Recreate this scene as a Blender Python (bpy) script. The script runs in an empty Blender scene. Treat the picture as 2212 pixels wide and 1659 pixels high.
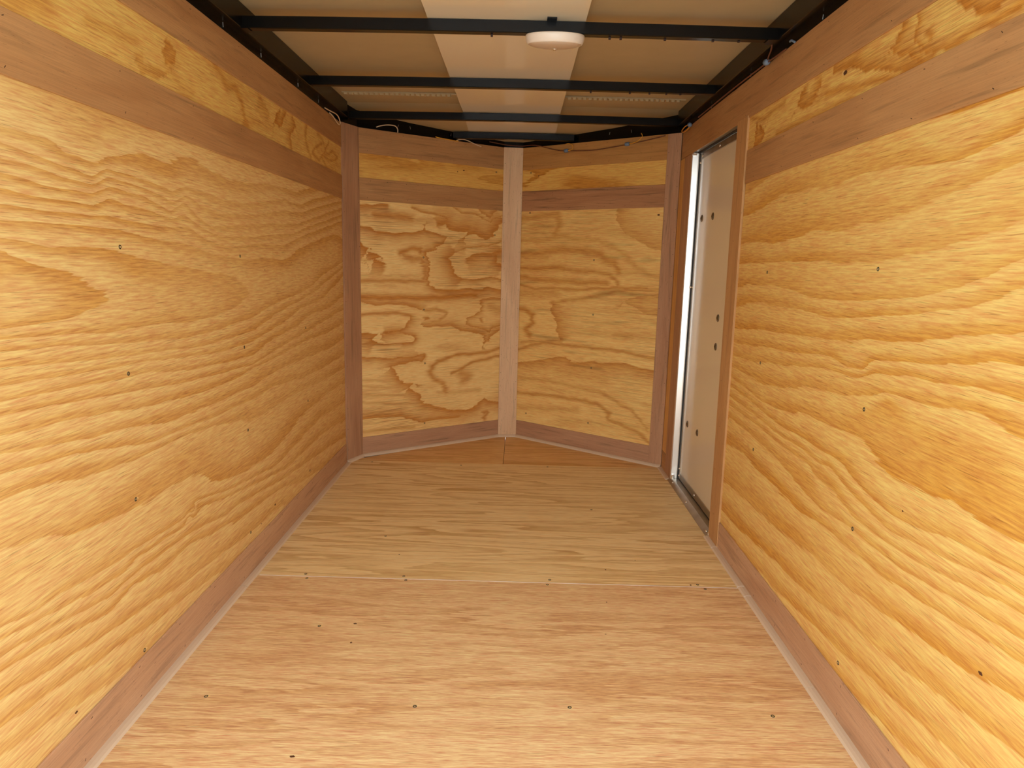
import bpy, bmesh, math, random
import numpy as np
from mathutils import Vector, Matrix

# ------------------------------------------------------------------ camera, daylight, exposure
sc = bpy.context.scene
YR = .45                                   # rear edge of the trailer box (open ramp end, just in front of the photographer)
cam_d = bpy.data.cameras.new('camera'); cam = bpy.data.objects.new('camera', cam_d)
sc.collection.objects.link(cam); sc.camera = cam
cam_d.sensor_fit = 'HORIZONTAL'; cam_d.sensor_width = 36.0; cam_d.lens = 36.0 * 1485.45 / 2212
cam_d.clip_start = .02
def look(pitch, yaw, roll):
    cp, sp, cy, sy, cr, sr = math.cos(pitch), math.sin(pitch), math.cos(yaw), math.sin(yaw), math.cos(roll), math.sin(roll)
    F = Vector((sy * cp, cy * cp, -sp)); R = Vector((cy, -sy, 0)); U = R.cross(F)
    R2 = cr * R + sr * U; U2 = -sr * R + cr * U
    return Matrix((R2, U2, -F)).transposed().to_4x4()
cam.matrix_world = Matrix.Translation((.04076, 0, .95227)) @ look(.175823, -.005997, .025170)

world = bpy.data.worlds.new('daylight'); sc.world = world; world.use_nodes = True
bg = world.node_tree.nodes['Background']
bg.inputs[0].default_value = (.95, 1.03, 1.10, 1); bg.inputs[1].default_value = 1.0
sc.view_settings.view_transform = 'Standard'; sc.view_settings.look = 'None'
sc.view_settings.gamma = 1.0; sc.view_settings.use_curve_mapping = False
sc.view_settings.exposure = 1.79
sc.cycles.max_bounces = 8; sc.cycles.diffuse_bounces = 6; sc.cycles.glossy_bounces = 4

# ------------------------------------------------------------------ growth-ring lines of the plywood faces (ring number, [(along, up) metres])
GRAIN = {
 'left': [
  (1.2, [(1.079,1.128),(1.119,1.128),(1.185,1.127),(1.224,1.112),(1.294,1.106),(1.333,1.11),(1.376,1.123),(1.456,1.137),(1.544,1.136),(1.607,1.134),(1.678,1.161),(1.769,1.154),(1.87,1.138),(2.043,1.139),(2.226,1.163),(2.511,1.165),(2.666,1.196),(2.887,1.237)]),
  (2.2, [(1.076,1.109),(1.144,1.101),(1.221,1.091),(1.31,1.085),(1.352,1.102),(1.417,1.101),(1.539,1.092),(1.608,1.085),(1.663,1.101),(1.762,1.096),(1.864,1.085),(2.087,1.094),(2.372,1.131),(2.544,1.129),(2.746,1.168),(3.115,1.22)]),
  (3.2, [(1.072,1.083),(1.141,1.081),(1.218,1.072),(1.308,1.071),(1.361,1.088),(1.444,1.085),(1.571,1.071),(1.606,1.064),(1.669,1.083),(1.75,1.064),(1.86,1.052),(2.084,1.066),(2.369,1.094),(2.541,1.101),(2.744,1.138),(3.113,1.189)]),
  (4.2, [(1.069,1.06),(1.175,1.054),(1.306,1.054),(1.358,1.07),(1.471,1.066),(1.588,1.041),(1.651,1.064),(1.729,1.036),(1.798,1.016),(1.962,1.028),(2.214,1.045),(2.501,1.059),(2.741,1.102),(3.111,1.159)]),
  (5.2, [(1.066,1.039),(1.172,1.034),(1.303,1.031),(1.355,1.046),(1.468,1.036),(1.601,1.025),(1.663,1.035),(1.744,1.013),(1.853,0.994),(2.077,1.001),(2.445,1.024),(2.634,1.06),(3.109,1.131)]),
  (6.2, [(1.063,1.015),(1.169,1.013),(1.325,1.015),(1.405,1.01),(1.527,1),(1.676,1.007),(1.758,0.983),(1.901,0.966),(2.126,0.984),(2.357,0.979),(2.534,1.016),(3.107,1.104)]),
  (7.2, [(1.059,0.991),(1.207,0.994),(1.369,0.99),(1.524,0.973),(1.67,0.962),(1.848,0.944),(2.069,0.927)]),
  (8.2, [(1.056,0.964),(1.161,0.954),(1.292,0.951),(1.384,0.936),(1.427,0.911),(1.516,0.909),(1.663,0.903),(1.84,0.875),(1.917,0.824),(1.782,0.799),(1.503,0.806),(1.323,0.803),(1.035,0.821)]),
  (9.2, [(1.053,0.945),(1.085,0.933),(1.137,0.915),(1.194,0.893),(1.212,0.87),(1.187,0.844),(1.126,0.838),(1.037,0.835)]),
  (7.2, [(1.033,0.802),(1.18,0.795),(1.32,0.781),(1.499,0.772),(1.646,0.76),(1.933,0.77),(2.188,0.799),(2.517,0.831),(2.635,0.844),(2.836,0.896),(3.123,0.941)]),
  (6.2, [(1.029,0.78),(1.22,0.764),(1.43,0.745),(1.684,0.728),(1.929,0.73),(2.049,0.741),(2.259,0.774),(2.514,0.802),(2.633,0.82),(2.906,0.868),(3.121,0.913)]),
  (5.2, [(1.025,0.752),(1.173,0.742),(1.369,0.731),(1.601,0.715),(1.82,0.703),(2.045,0.704),(2.255,0.733),(2.511,0.774),(2.65,0.783),(2.805,0.8),(3.119,0.881)]),
  (4.2, [(1.022,0.725),(1.213,0.716),(1.425,0.705),(1.678,0.677),(1.992,0.667),(2.177,0.689),(2.415,0.713),(2.626,0.748),(2.897,0.756),(3.112,0.786)]),
  (3.2, [(1.019,0.706),(1.167,0.696),(1.362,0.676),(1.593,0.656),(1.719,0.65),(2.037,0.632),(2.247,0.655),(2.502,0.676),(2.773,0.7),(3.108,0.729)]),
  (2.2, [(1.015,0.679),(1.122,0.669),(1.303,0.652),(1.386,0.638),(1.629,0.622),(1.916,0.618),(2.171,0.628),(2.5,0.647),(2.703,0.655),(3.132,0.67)]),
  (1.2, [(1.011,0.648),(1.117,0.632),(1.247,0.613),(1.352,0.606),(1.546,0.585),(1.71,0.578),(2.006,0.575),(2.24,0.587),(2.495,0.6),(3.128,0.612)]),
  (0.2, [(1.007,0.619),(1.154,0.602),(1.293,0.578),(1.47,0.548),(1.62,0.545),(1.771,0.535),(2.027,0.537),(2.191,0.542),(2.488,0.525),(2.606,0.518),(3.122,0.525)]),
  (-0.8, [(1.001,0.582),(1.108,0.57),(1.239,0.553),(1.403,0.534),(1.578,0.528),(1.798,0.507),(2.1,0.482),(2.309,0.482),(2.581,0.472),(3.118,0.466)]),
  (-1.8, [(0.991,0.506),(1.088,0.487),(1.205,0.464),(1.299,0.455),(1.485,0.44),(1.667,0.423)]),
  (-2.4, [(0.985,0.466),(1.045,0.463),(1.084,0.459),(1.108,0.429),(1.121,0.381),(1.197,0.403),(1.266,0.395),(1.357,0.386),(1.478,0.385),(1.661,0.377)]),
  (-2.8, [(0.972,0.378),(1.053,0.362),(1.124,0.366),(1.18,0.36),(1.324,0.343),(1.615,0.326),(1.657,0.344),(1.822,0.312),(2.185,0.272)]),
  (-3.8, [(0.97,0.361),(1.095,0.339),(1.197,0.322),(1.32,0.316),(1.349,0.324),(1.556,0.31),(1.636,0.332),(1.821,0.297),(2.291,0.233)]),
  (-4.8, [(0.966,0.335),(1.092,0.314),(1.252,0.287),(1.337,0.288),(1.388,0.293),(1.6,0.283),(1.701,0.268),(1.791,0.249),(1.88,0.254),(2.288,0.201)]),
  (-5.8, [(0.963,0.312),(1.089,0.291),(1.248,0.257),(1.335,0.269),(1.462,0.251),(1.597,0.256),(1.753,0.232),(1.875,0.212),(2.285,0.175)]),
  (-6.8, [(0.957,0.272),(1.083,0.249),(1.185,0.231),(1.307,0.213),(1.54,0.177),(1.745,0.162),(2.008,0.137)]),
  (-7.8, [(0.951,0.226),(1.078,0.211),(1.237,0.177),(1.449,0.149),(1.741,0.121)]),
  (-8.8, [(0.945,0.186),(1.071,0.159),(1.172,0.133),(1.294,0.113)]),
 ],
 'right': [
  (22.2, [(1.964,1.167),(1.746,1.175),(1.623,1.167),(1.481,1.178),(1.33,1.168),(1.251,1.148),(1.162,1.143),(1.026,1.166)]),
  (21.2, [(1.994,1.044),(1.682,1.062),(1.522,1.06),(1.394,1.076),(1.284,1.079),(1.239,1.097),(1.154,1.103),(1.017,1.123)]),
  (20.2, [(2.227,0.976),(1.926,0.979),(1.627,0.981),(1.408,0.983),(1.294,0.99),(1.2,1.005),(1.118,1.017)]),
  (19.7, [(2.219,0.946),(1.921,0.958),(1.619,0.949),(1.398,0.939),(1.285,0.947),(1.192,0.97),(1.112,0.99),(1.01,1.008)]),
  (19.2, [(2.241,0.905),(2.107,0.919),(1.852,0.912),(1.695,0.894),(1.527,0.898),(1.39,0.905),(1.227,0.918),(1.103,0.948),(0.988,0.986)]),
  (18.2, [(2.243,0.849),(2.024,0.866),(1.84,0.863),(1.596,0.851),(1.517,0.857),(1.383,0.873),(1.22,0.888),(1.094,0.909),(0.979,0.946)]),
  (17.2, [(2.254,0.766),(2.004,0.789),(1.823,0.792),(1.585,0.805),(1.472,0.82),(1.372,0.827),(1.26,0.839),(1.124,0.861),(0.966,0.883)]),
  (16.2, [(2.242,0.72),(1.992,0.739),(1.758,0.75),(1.544,0.769),(1.47,0.751),(1.401,0.755),(1.363,0.784),(1.25,0.796),(1.182,0.8),(1.114,0.815),(1.005,0.833),(0.956,0.839)]),
  (15.2, [(2.248,0.678),(2.047,0.685),(1.751,0.718),(1.568,0.733),(1.417,0.736),(1.356,0.756),(1.245,0.773),(1.148,0.775),(1.03,0.788),(0.945,0.787)]),
  (14.2, [(2.255,0.64),(1.966,0.64),(1.789,0.657),(1.644,0.683),(1.444,0.701),(1.377,0.71),(1.29,0.727),(1.186,0.732),(1.1,0.749),(1.023,0.755),(0.954,0.747)]),
  (13.2, [(2.245,0.604),(1.95,0.578),(1.774,0.596),(1.627,0.616),(1.492,0.62),(1.396,0.646),(1.338,0.679),(1.297,0.71),(1.262,0.705),(1.253,0.688),(1.281,0.664),(1.322,0.636),(1.301,0.621),(1.235,0.611),(1.157,0.605),(1.068,0.604)]),
  (13.2, [(1.216,0.644),(1.125,0.668),(1.005,0.673),(0.971,0.659)]),
  (12.2, [(2.237,0.573),(2.089,0.565),(1.945,0.556),(1.818,0.548),(1.613,0.556),(1.523,0.546)]),
  (11.2, [(2.246,0.54),(2.006,0.528),(1.811,0.518),(1.652,0.522),(1.549,0.512)]),
  (10.2, [(2.238,0.509),(1.931,0.502),(1.805,0.494),(1.598,0.493),(1.525,0.485)]),
  (9.2, [(2.238,0.477),(1.991,0.469),(1.797,0.46),(1.687,0.458),(1.589,0.456)]),
  (13.2, [(1.229,0.598),(1.115,0.598),(1.02,0.603),(0.977,0.598),(0.907,0.609)]),
  (12.2, [(1.421,0.548),(1.351,0.522),(1.242,0.512),(1.18,0.517),(1.051,0.536),(0.965,0.543),(0.894,0.548)]),
  (11.2, [(1.504,0.523),(1.41,0.502),(1.32,0.487),(1.234,0.478),(1.092,0.496),(1,0.509),(0.888,0.521)]),
  (10.2, [(1.597,0.495),(1.468,0.488),(1.419,0.467),(1.365,0.45),(1.297,0.453),(1.197,0.454),(1.086,0.466),(0.994,0.482),(0.883,0.496)]),
  (9.2, [(1.687,0.449),(1.602,0.425),(1.516,0.414),(1.409,0.425),(1.291,0.425),(1.19,0.425),(1.105,0.434),(0.987,0.452),(0.876,0.465)]),
  (8.2, [(1.84,0.38),(1.646,0.376),(1.49,0.384),(1.359,0.388),(1.247,0.387),(1.124,0.397),(1.023,0.408),(0.869,0.431)]),
  (7.2, [(2.15,0.281),(1.817,0.287),(1.572,0.301),(1.382,0.311),(1.233,0.326),(1.112,0.341),(0.98,0.361),(0.859,0.387)]),
  (6.2, [(2.217,0.15),(1.791,0.185),(1.451,0.221),(1.216,0.252),(1.044,0.281),(0.912,0.3),(0.844,0.314)]),
 ],
}
FIGURE = {
 'vl': [
  ('E', 0.034, 1, [(-0.007,1.1025),(0.046,1.0988),(0.089,1.0752),(0.189,1.0759),(0.288,1.0825),(0.323,1.093),(0.33,1.1126),(0.337,1.0936),(0.382,1.0851),(0.459,1.0702),(0.435,1.0319),(0.4,1.0132),(0.404,1.0027),(0.356,0.9861),(0.349,0.9761)]),
  ('E', 0.03, 1, [(0.349,0.9912),(0.365,0.9347),(0.36,0.8812),(0.366,0.8313),(0.405,0.8081)]),
  ('E', 0.045, 1, [(0.405,0.8081),(0.491,0.8024),(0.602,0.8118),(0.669,0.8052),(0.717,0.8198),(0.797,0.805)]),
  ('E', 0.075, 1, [(-0.009,1.0257),(0.018,1.0103),(0.053,1.0021),(0.041,0.986),(0.076,0.9762),(0.103,0.9624),(0.072,0.9522),(0.123,0.9322)]),
  ('G', 0.016, 0.9, [(0.205,0.9834),(0.238,0.9954),(0.279,1.0041),(0.313,1.0029),(0.322,0.9867)]),
  ('G', 0.018, 0.8, [(0.229,0.973),(0.271,0.9494),(0.322,0.9565),(0.339,0.919),(0.339,0.858)]),
  ('G', 0.012, 0.8, [(-0.004,0.8471),(0.196,0.8481),(0.357,0.8443)]),
  ('G', 0.01, 0.35, [(-0.003,0.868),(0.348,0.8734)]),
  ('G', 0.012, 0.35, [(0.074,0.8255),(0.179,0.8257)]),
  ('G', 0.022, 1, [(-0.005,0.7703),(0.195,0.7656),(0.419,0.7636),(0.64,0.7794)]),
  ('e', 0.036, 1, [(-0.005,0.7506),(0.018,0.7452),(0.073,0.7312),(0.154,0.7337),(0.237,0.7249),(0.297,0.7163),(0.327,0.6979)]),
  ('E', 0.012, 1, [(0.79,1.0563),(0.712,1.028),(0.58,1.0158),(0.507,0.9903)]),
  ('E', 0.06, 1, [(0.507,0.9903),(0.475,0.96),(0.498,0.9217),(0.512,0.8906),(0.545,0.861)]),
  ('E', 0.022, 1, [(0.545,0.861),(0.611,0.8574),(0.687,0.8668),(0.726,0.8744),(0.795,0.861)]),
  ('e', 0.055, 1, [(0.791,1.0176),(0.723,0.9963),(0.665,0.9962),(0.618,0.9831),(0.576,0.9624)]),
  ('E', 0.06, 1, [(0.783,1.0117),(0.757,0.9746),(0.763,0.9545),(0.795,0.9364)]),
  ('e', 0.03, 1, [(0.632,1.216),(0.661,1.1968),(0.714,1.1708),(0.737,1.1974),(0.761,1.2225)]),
  ('e', 0.014, 1, [(0.486,1.2182),(0.541,1.1843),(0.624,1.1829),(0.671,1.1661),(0.714,1.1488),(0.748,1.1703),(0.794,1.1848)]),
  ('e', 0.075, 1, [(0.403,1.1192),(0.452,1.1277),(0.465,1.1017),(0.524,1.0929),(0.579,1.0976),(0.583,1.0877),(0.56,1.0751),(0.625,1.0856),(0.663,1.0675),(0.697,1.0585),(0.735,1.0783),(0.754,1.111),(0.768,1.134),(0.795,1.1609)]),
  ('e', 0.018, 1, [(0.267,1.1931),(0.313,1.1761),(0.347,1.1707),(0.399,1.1715),(0.434,1.1607),(0.465,1.1526),(0.425,1.1376),(0.403,1.1192)]),
  ('E', 0.04, 1, [(-0.004,1.1914),(0.063,1.1986),(0.133,1.2061)]),
  ('G', 0.024, 0.85, [(0.078,1.1515),(0.157,1.1525),(0.263,1.1461)]),
  ('G', 0.01, 0.9, [(-0.006,0.6869),(0.073,0.694),(0.195,0.6929),(0.258,0.6786)]),
  ('e', 0.035, 1, [(0.261,0.6762),(0.256,0.6578),(0.238,0.6406),(0.233,0.6254),(0.203,0.6072),(0.162,0.6011),(0.124,0.5994)]),
  ('e', 0.025, 1, [(0.124,0.5994),(0.195,0.6014),(0.22,0.5897),(0.275,0.5735),(0.282,0.5616),(0.267,0.5482),(0.22,0.5449)]),
  ('e', 0.014, 1, [(0.22,0.5449),(0.112,0.546),(0,0.555)]),
  ('E', 0.06, 1, [(-0.007,0.6058),(0.044,0.6017),(0.094,0.596),(0.064,0.5837),(0.056,0.5675),(0.071,0.5555)]),
  ('G', 0.008, 1, [(0.338,0.6603),(0.362,0.666)]),
  ('G', 0.01, 0.9, [(0.672,0.6516),(0.677,0.6383)]),
  ('e', 0.032, 1, [(0.327,0.6341),(0.331,0.6199),(0.42,0.6194),(0.493,0.617),(0.549,0.5908),(0.625,0.5815),(0.688,0.5633),(0.694,0.5314),(0.687,0.5133),(0.724,0.5318),(0.731,0.5549),(0.792,0.5879)]),
  ('G', 0.011, 0.75, [(0.34,0.7023),(0.402,0.7066),(0.456,0.6898),(0.456,0.666),(0.42,0.6455),(0.349,0.6373)]),
  ('e', 0.02, 1, [(0.798,0.7635),(0.689,0.7612),(0.658,0.7427),(0.67,0.7181),(0.666,0.6977),(0.633,0.6739),(0.586,0.6587),(0.569,0.6267),(0.605,0.6109),(0.673,0.5971),(0.723,0.5737),(0.747,0.6004),(0.802,0.6154)]),
  ('G', 0.03, 0.55, [(0.729,0.7213),(0.789,0.6954)]),
  ('E', 0.05, 1, [(0.345,0.4757),(0.345,0.4637),(0.327,0.4433),(0.279,0.4478),(0.236,0.4426),(0.159,0.432),(0.185,0.3952),(0.194,0.375),(0.223,0.3475),(0.284,0.3363),(0.249,0.3192),(0.315,0.2758),(0.337,0.2307),(0.409,0.2072),(0.507,0.1765),(0.574,0.1696),(0.632,0.1807),(0.7,0.2239),(0.731,0.2098),(0.803,0.1952)]),
  ('E', 0.03, 1, [(-0.001,0.4892),(0.152,0.4742),(0.279,0.4754),(0.342,0.4853)]),
  ('G', 0.011, 0.9, [(0.805,0.4924),(0.725,0.4728),(0.627,0.4697),(0.513,0.4662),(0.421,0.4431),(0.381,0.4134)]),
  ('G', 0.017, 0.8, [(0.381,0.4134),(0.367,0.3902),(0.395,0.3518),(0.44,0.3278),(0.468,0.2802)]),
  ('G', 0.01, 0.85, [(0.796,0.4502),(0.696,0.4347),(0.608,0.4192),(0.533,0.3868),(0.495,0.3729)]),
  ('G', 0.026, 0.7, [(0.552,0.373),(0.6,0.3529),(0.562,0.3307)]),
  ('e', 0.036, 1, [(0.003,0.1843),(0.109,0.1781),(0.21,0.1734),(0.266,0.1486),(0.315,0.1309),(0.405,0.1356),(0.545,0.1318)]),
  ('G', 0.015, 0.9, [(0.697,0.1439),(0.722,0.1473),(0.703,0.1111)]),
  ('G', 0.009, 0.5, [(0.005,0.3739),(0.194,0.353)]),
  ('G', 0.009, 0.5, [(0.005,0.3434),(0.228,0.3186)]),
  ('G', 0.009, 0.5, [(0.004,0.3052),(0.271,0.2749)]),
  ('G', 0.009, 0.5, [(0.004,0.2654),(0.316,0.2287)]),
  ('G', 0.01, 0.6, [(0.006,0.1178),(0.15,0.1177),(0.279,0.1145)]),
  ('G', 0.012, 0.4, [(0.422,0.276),(0.553,0.2728),(0.67,0.2712)]),
  ('G', 0.008, 0.4, [(0.006,0.9421),(0.115,0.946)]),
 ],
 'vr': [
  ('G', 0.022, 0.65, [(-0.003,1.1756),(0.052,1.1803),(0.141,1.1912),(0.217,1.1928),(0.236,1.1602),(0.228,1.1139),(0.208,1.083)]),
  ('G', 0.05, 0.35, [(0.074,1.1388),(0.172,1.1377)]),
  ('e', 0.09, 0.65, [(0.564,1.2133),(0.558,1.1627),(0.612,1.0969),(0.663,1.0715),(0.746,1.0325),(0.818,1.0154)]),
  ('G', 0.016, 0.5, [(0,1.0671),(0.126,1.0633),(0.222,1.0791),(0.26,1.0891),(0.344,1.0713),(0.461,1.0662),(0.54,1.0383),(0.618,0.995),(0.671,0.9449),(0.754,0.9037),(0.802,0.898)]),
  ('G', 0.022, 0.85, [(0.008,0.9943),(0.128,1.0022),(0.253,1.0209),(0.392,1.0145),(0.482,0.999),(0.509,0.971),(0.562,0.9571),(0.581,0.9205)]),
  ('G', 0.014, 0.6, [(0.029,0.9768),(0.169,0.9758)]),
  ('G', 0.018, 0.85, [(0.005,0.9192),(0.132,0.92),(0.248,0.9309),(0.276,0.9261)]),
  ('G', 0.012, 0.75, [(0.267,0.9235),(0.342,0.9177),(0.469,0.9136),(0.539,0.9043),(0.574,0.883),(0.585,0.8536)]),
  ('G', 0.017, 0.8, [(0.002,0.8732),(0.134,0.8638),(0.279,0.8611),(0.372,0.8591),(0.524,0.8625)]),
  ('G', 0.009, 0.8, [(0.005,0.8305),(0.086,0.8157),(0.233,0.8236),(0.328,0.8198),(0.473,0.8316),(0.594,0.8412),(0.742,0.8439)]),
  ('G', 0.03, 0.5, [(0.01,0.7893),(0.117,0.7943),(0.234,0.8014)]),
  ('e', 0.06, 0.8, [(0.212,0.7522),(0.197,0.7134),(0.23,0.6711),(0.241,0.6314),(0.248,0.5914),(0.266,0.5588)]),
  ('G', 0.011, 0.65, [(0.207,0.7487),(0.274,0.7604),(0.422,0.7853),(0.544,0.8142),(0.628,0.8301),(0.806,0.8408)]),
  ('G', 0.016, 0.85, [(0.007,0.706),(0.039,0.6996),(0.091,0.6781),(0.082,0.636),(0.042,0.5996),(0.074,0.5687)]),
  ('G', 0.009, 0.6, [(0.015,0.5265),(0.146,0.54),(0.274,0.5562)]),
  ('e', 0.06, 0.65, [(0.815,0.8283),(0.72,0.8093),(0.656,0.7935),(0.627,0.7771),(0.649,0.7596),(0.683,0.7504),(0.734,0.7277),(0.814,0.7205)]),
  ('G', 0.02, 0.55, [(0.581,0.6149),(0.675,0.6114)]),
  ('G', 0.01, 0.75, [(-0.001,0.4841),(0.097,0.5187),(0.147,0.5333),(0.246,0.5358),(0.453,0.5374),(0.568,0.5406),(0.82,0.5159)]),
  ('E', 0.05, 0.85, [(0.001,0.4159),(0.15,0.442),(0.248,0.4705),(0.306,0.4748),(0.346,0.4505),(0.474,0.4723),(0.528,0.4663),(0.598,0.4739),(0.649,0.481),(0.742,0.4668),(0.824,0.4596)]),
  ('G', 0.05, 0.4, [(0.251,0.4114),(0.532,0.3958)]),
  ('G', 0.011, 0.75, [(0.001,0.2445),(0.208,0.2598),(0.383,0.2634),(0.504,0.2563),(0.578,0.2192),(0.571,0.1861),(0.633,0.1723),(0.737,0.1503),(0.807,0.1079)]),
  ('G', 0.01, 0.6, [(0.537,0.313),(0.627,0.2743),(0.697,0.2533),(0.742,0.2135),(0.786,0.1665)]),
  ('G', 0.02, 0.4, [(0.009,0.1668),(0.211,0.1882),(0.386,0.2062)]),
  ('G', 0.012, 0.5, [(0.009,0.3323),(0.205,0.3393),(0.37,0.3272),(0.536,0.317)]),
 ],
 'ru': [
  ('E', 0.03, 1, [(1.688,1.4075),(1.685,1.3921),(1.598,1.3856),(1.522,1.3596),(1.364,1.3175),(1.288,1.3136)]),
  ('G', 0.01, 0.9, [(1.718,1.3554),(1.668,1.3544),(1.551,1.3353),(1.451,1.325),(1.391,1.3159),(1.298,1.3149)]),
  ('E', 0.04, 1, [(1.854,1.4053),(1.897,1.3704),(1.878,1.3566),(1.825,1.3457),(1.78,1.3547),(1.751,1.3863)]),
  ('E', 0.04, 1, [(2.206,1.3785),(2.219,1.3157),(2.148,1.3182),(2.124,1.3455),(2.166,1.3721)]),
  ('E', 0.03, 1, [(1.396,1.4127),(1.416,1.3908),(1.439,1.3775),(1.394,1.3527),(1.329,1.3233)]),
  ('E', 0.02, 1, [(1.351,1.4089),(1.36,1.3822),(1.328,1.3418),(1.266,1.3219),(1.202,1.3232),(1.126,1.3243),(1.061,1.3289)]),
  ('G', 0.012, 0.9, [(1.3,1.3691),(1.297,1.3552)]),
  ('E', 0.04, 1, [(1.225,1.3894),(1.169,1.3505),(1.123,1.3429),(1.11,1.3519)]),
  ('G', 0.012, 0.8, [(1.127,1.3291),(1.101,1.3359),(1.065,1.3366)]),
  ('G', 0.01, 0.7, [(2.026,1.3196),(1.839,1.3218),(1.66,1.3218),(1.568,1.3184)]),
  ('G', 0.008, 0.7, [(2.267,1.4134),(2.145,1.3851),(2.045,1.3953),(1.986,1.3996)]),
  ('G', 0.02, 0.5, [(1.721,1.3704),(1.753,1.3561)]),
 ],
 'lu': [
  ('e', 0.05, 1, [(1.613,1.4141),(1.596,1.383),(1.614,1.3617),(1.659,1.377),(1.652,1.4088),(1.627,1.418)]),
  ('e', 0.05, 0.7, [(1.488,1.3382),(1.503,1.3139),(1.574,1.3205),(1.63,1.351),(1.545,1.344)]),
  ('G', 0.014, 0.8, [(1.865,1.4321),(1.94,1.396),(1.994,1.4067),(2.04,1.3776),(2.046,1.3275),(2.08,1.3166)]),
  ('E', 0.03, 1, [(2.483,1.4245),(2.511,1.3958),(2.451,1.3537),(2.465,1.3221)]),
  ('e', 0.03, 1, [(2.346,1.4206),(2.29,1.3744),(2.348,1.3599),(2.408,1.4122)]),
  ('G', 0.012, 0.8, [(2.627,1.4254),(2.622,1.3663),(2.681,1.3218)]),
  ('G', 0.008, 0.9, [(2.831,1.3948),(2.731,1.3611),(2.708,1.3374),(2.781,1.3245),(2.85,1.3524),(2.925,1.4163)]),
  ('G', 0.008, 0.8, [(2.85,1.3462),(2.968,1.3475),(3.073,1.3752),(2.996,1.3898),(2.873,1.3558)]),
  ('G', 0.007, 0.8, [(2.826,1.3338),(2.893,1.3123),(2.941,1.309)]),
  ('G', 0.008, 0.7, [(2.768,1.4196),(2.833,1.413),(2.898,1.3686)]),
  ('G', 0.03, 0.6, [(1.105,1.3144),(1.217,1.3575)]),
  ('G', 0.014, 0.5, [(1.328,1.3615),(1.419,1.3663),(1.487,1.3766)]),
  ('G', 0.02, 0.4, [(1.613,1.3583),(1.676,1.3298),(1.722,1.3228)]),
  ('E', 0.05, 0.6, [(2.172,1.4244),(2.224,1.4082),(2.25,1.3949)]),
 ],
}
# ------------------------------------------------------------------ helpers
COL = sc.collection
def link(name, me, mat=None, parent=None):
    o = bpy.data.objects.new(name, me)
    COL.objects.link(o)
    if mat is not None and me is not None:
        me.materials.append(mat)
    if parent is not None:
        o.parent = parent
    return o

def tag(o, label, cat, kind=None, group=None):
    o['label'] = label
    o['category'] = cat
    if kind: o['kind'] = kind
    if group: o['group'] = group
    return o

def mesh(name, V, F, smooth=False):
    me = bpy.data.meshes.new(name)
    me.from_pydata([tuple(float(c) for c in v) for v in V], [], F)
    me.update()
    if smooth:
        me.polygons.foreach_set('use_smooth', [True] * len(me.polygons))
    return me

def set_guv(me, arr, phase=None):
    a = me.attributes.new('guv', 'FLOAT_VECTOR', 'POINT')
    a.data.foreach_set('vector', np.asarray(arr, np.float32).ravel())
    p = me.attributes.new('phase', 'FLOAT', 'POINT')
    p.data.foreach_set('value', np.asarray(phase if phase is not None else np.zeros(len(arr)), np.float32))

class Frame:
    """a plane standing in the room: origin, unit u (along), unit v (up), n (into the room)"""
    def __init__(s, o, u, n, v=(0, 0, 1)):
        s.o = np.array(o, float); s.u = np.array(u, float) / np.linalg.norm(u)
        s.n = np.array(n, float) / np.linalg.norm(n); s.v = np.array(v, float)
    def __call__(s, u, v, n=0.):
        return s.o + s.u * u + s.v * v + s.n * n

BOXF = [(0, 1, 2, 3), (7, 6, 5, 4), (0, 4, 5, 1), (1, 5, 6, 2), (2, 6, 7, 3), (3, 7, 4, 0)]
rng = random.Random(7)

def fix_normals(me):
    bm = bmesh.new(); bm.from_mesh(me)
    bmesh.ops.recalc_face_normals(bm, faces=bm.faces)
    bm.to_mesh(me); bm.free()

def slab(name, fr, quad, n0, n1, mat, parent, grain='u', bevel=0.0008, seed=None):
    """board: quad = 4 (u,v) corners, from n0 (back) to n1 (front face), arrises eased"""
    bm = bmesh.new()
    vs = [bm.verts.new(fr(u, v, n1)) for u, v in quad] + [bm.verts.new(fr(u, v, n0)) for u, v in quad]
    for f in BOXF: bm.faces.new([vs[i] for i in f])
    bmesh.ops.recalc_face_normals(bm, faces=bm.faces)
    if bevel: bmesh.ops.bevel(bm, geom=list(bm.edges), offset=bevel, segments=1, affect='EDGES')
    me = bpy.data.meshes.new(name); bm.to_mesh(me); bm.free()
    sd = rng.random() * 40 if seed is None else seed
    P = np.array([v.co[:] for v in me.vertices]) - fr.o
    U, Vv, N = P @ fr.u, P @ fr.v, P @ fr.n
    g = np.stack([U, Vv + N, U * 0 + sd], 1) if grain == 'u' else np.stack([Vv, U + N, U * 0 + sd], 1)
    set_guv(me, g)
    return link(name, me, mat, parent)

def box(name, a, b, mat, parent, bevel=0.001):
    fr = Frame((0, 0, 0), (1, 0, 0), (0, -1, 0))
    return slab(name, fr, [(a[0], a[2]), (b[0], a[2]), (b[0], b[2]), (a[0], b[2])], -b[1], -a[1], mat, parent, bevel=bevel)

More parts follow.
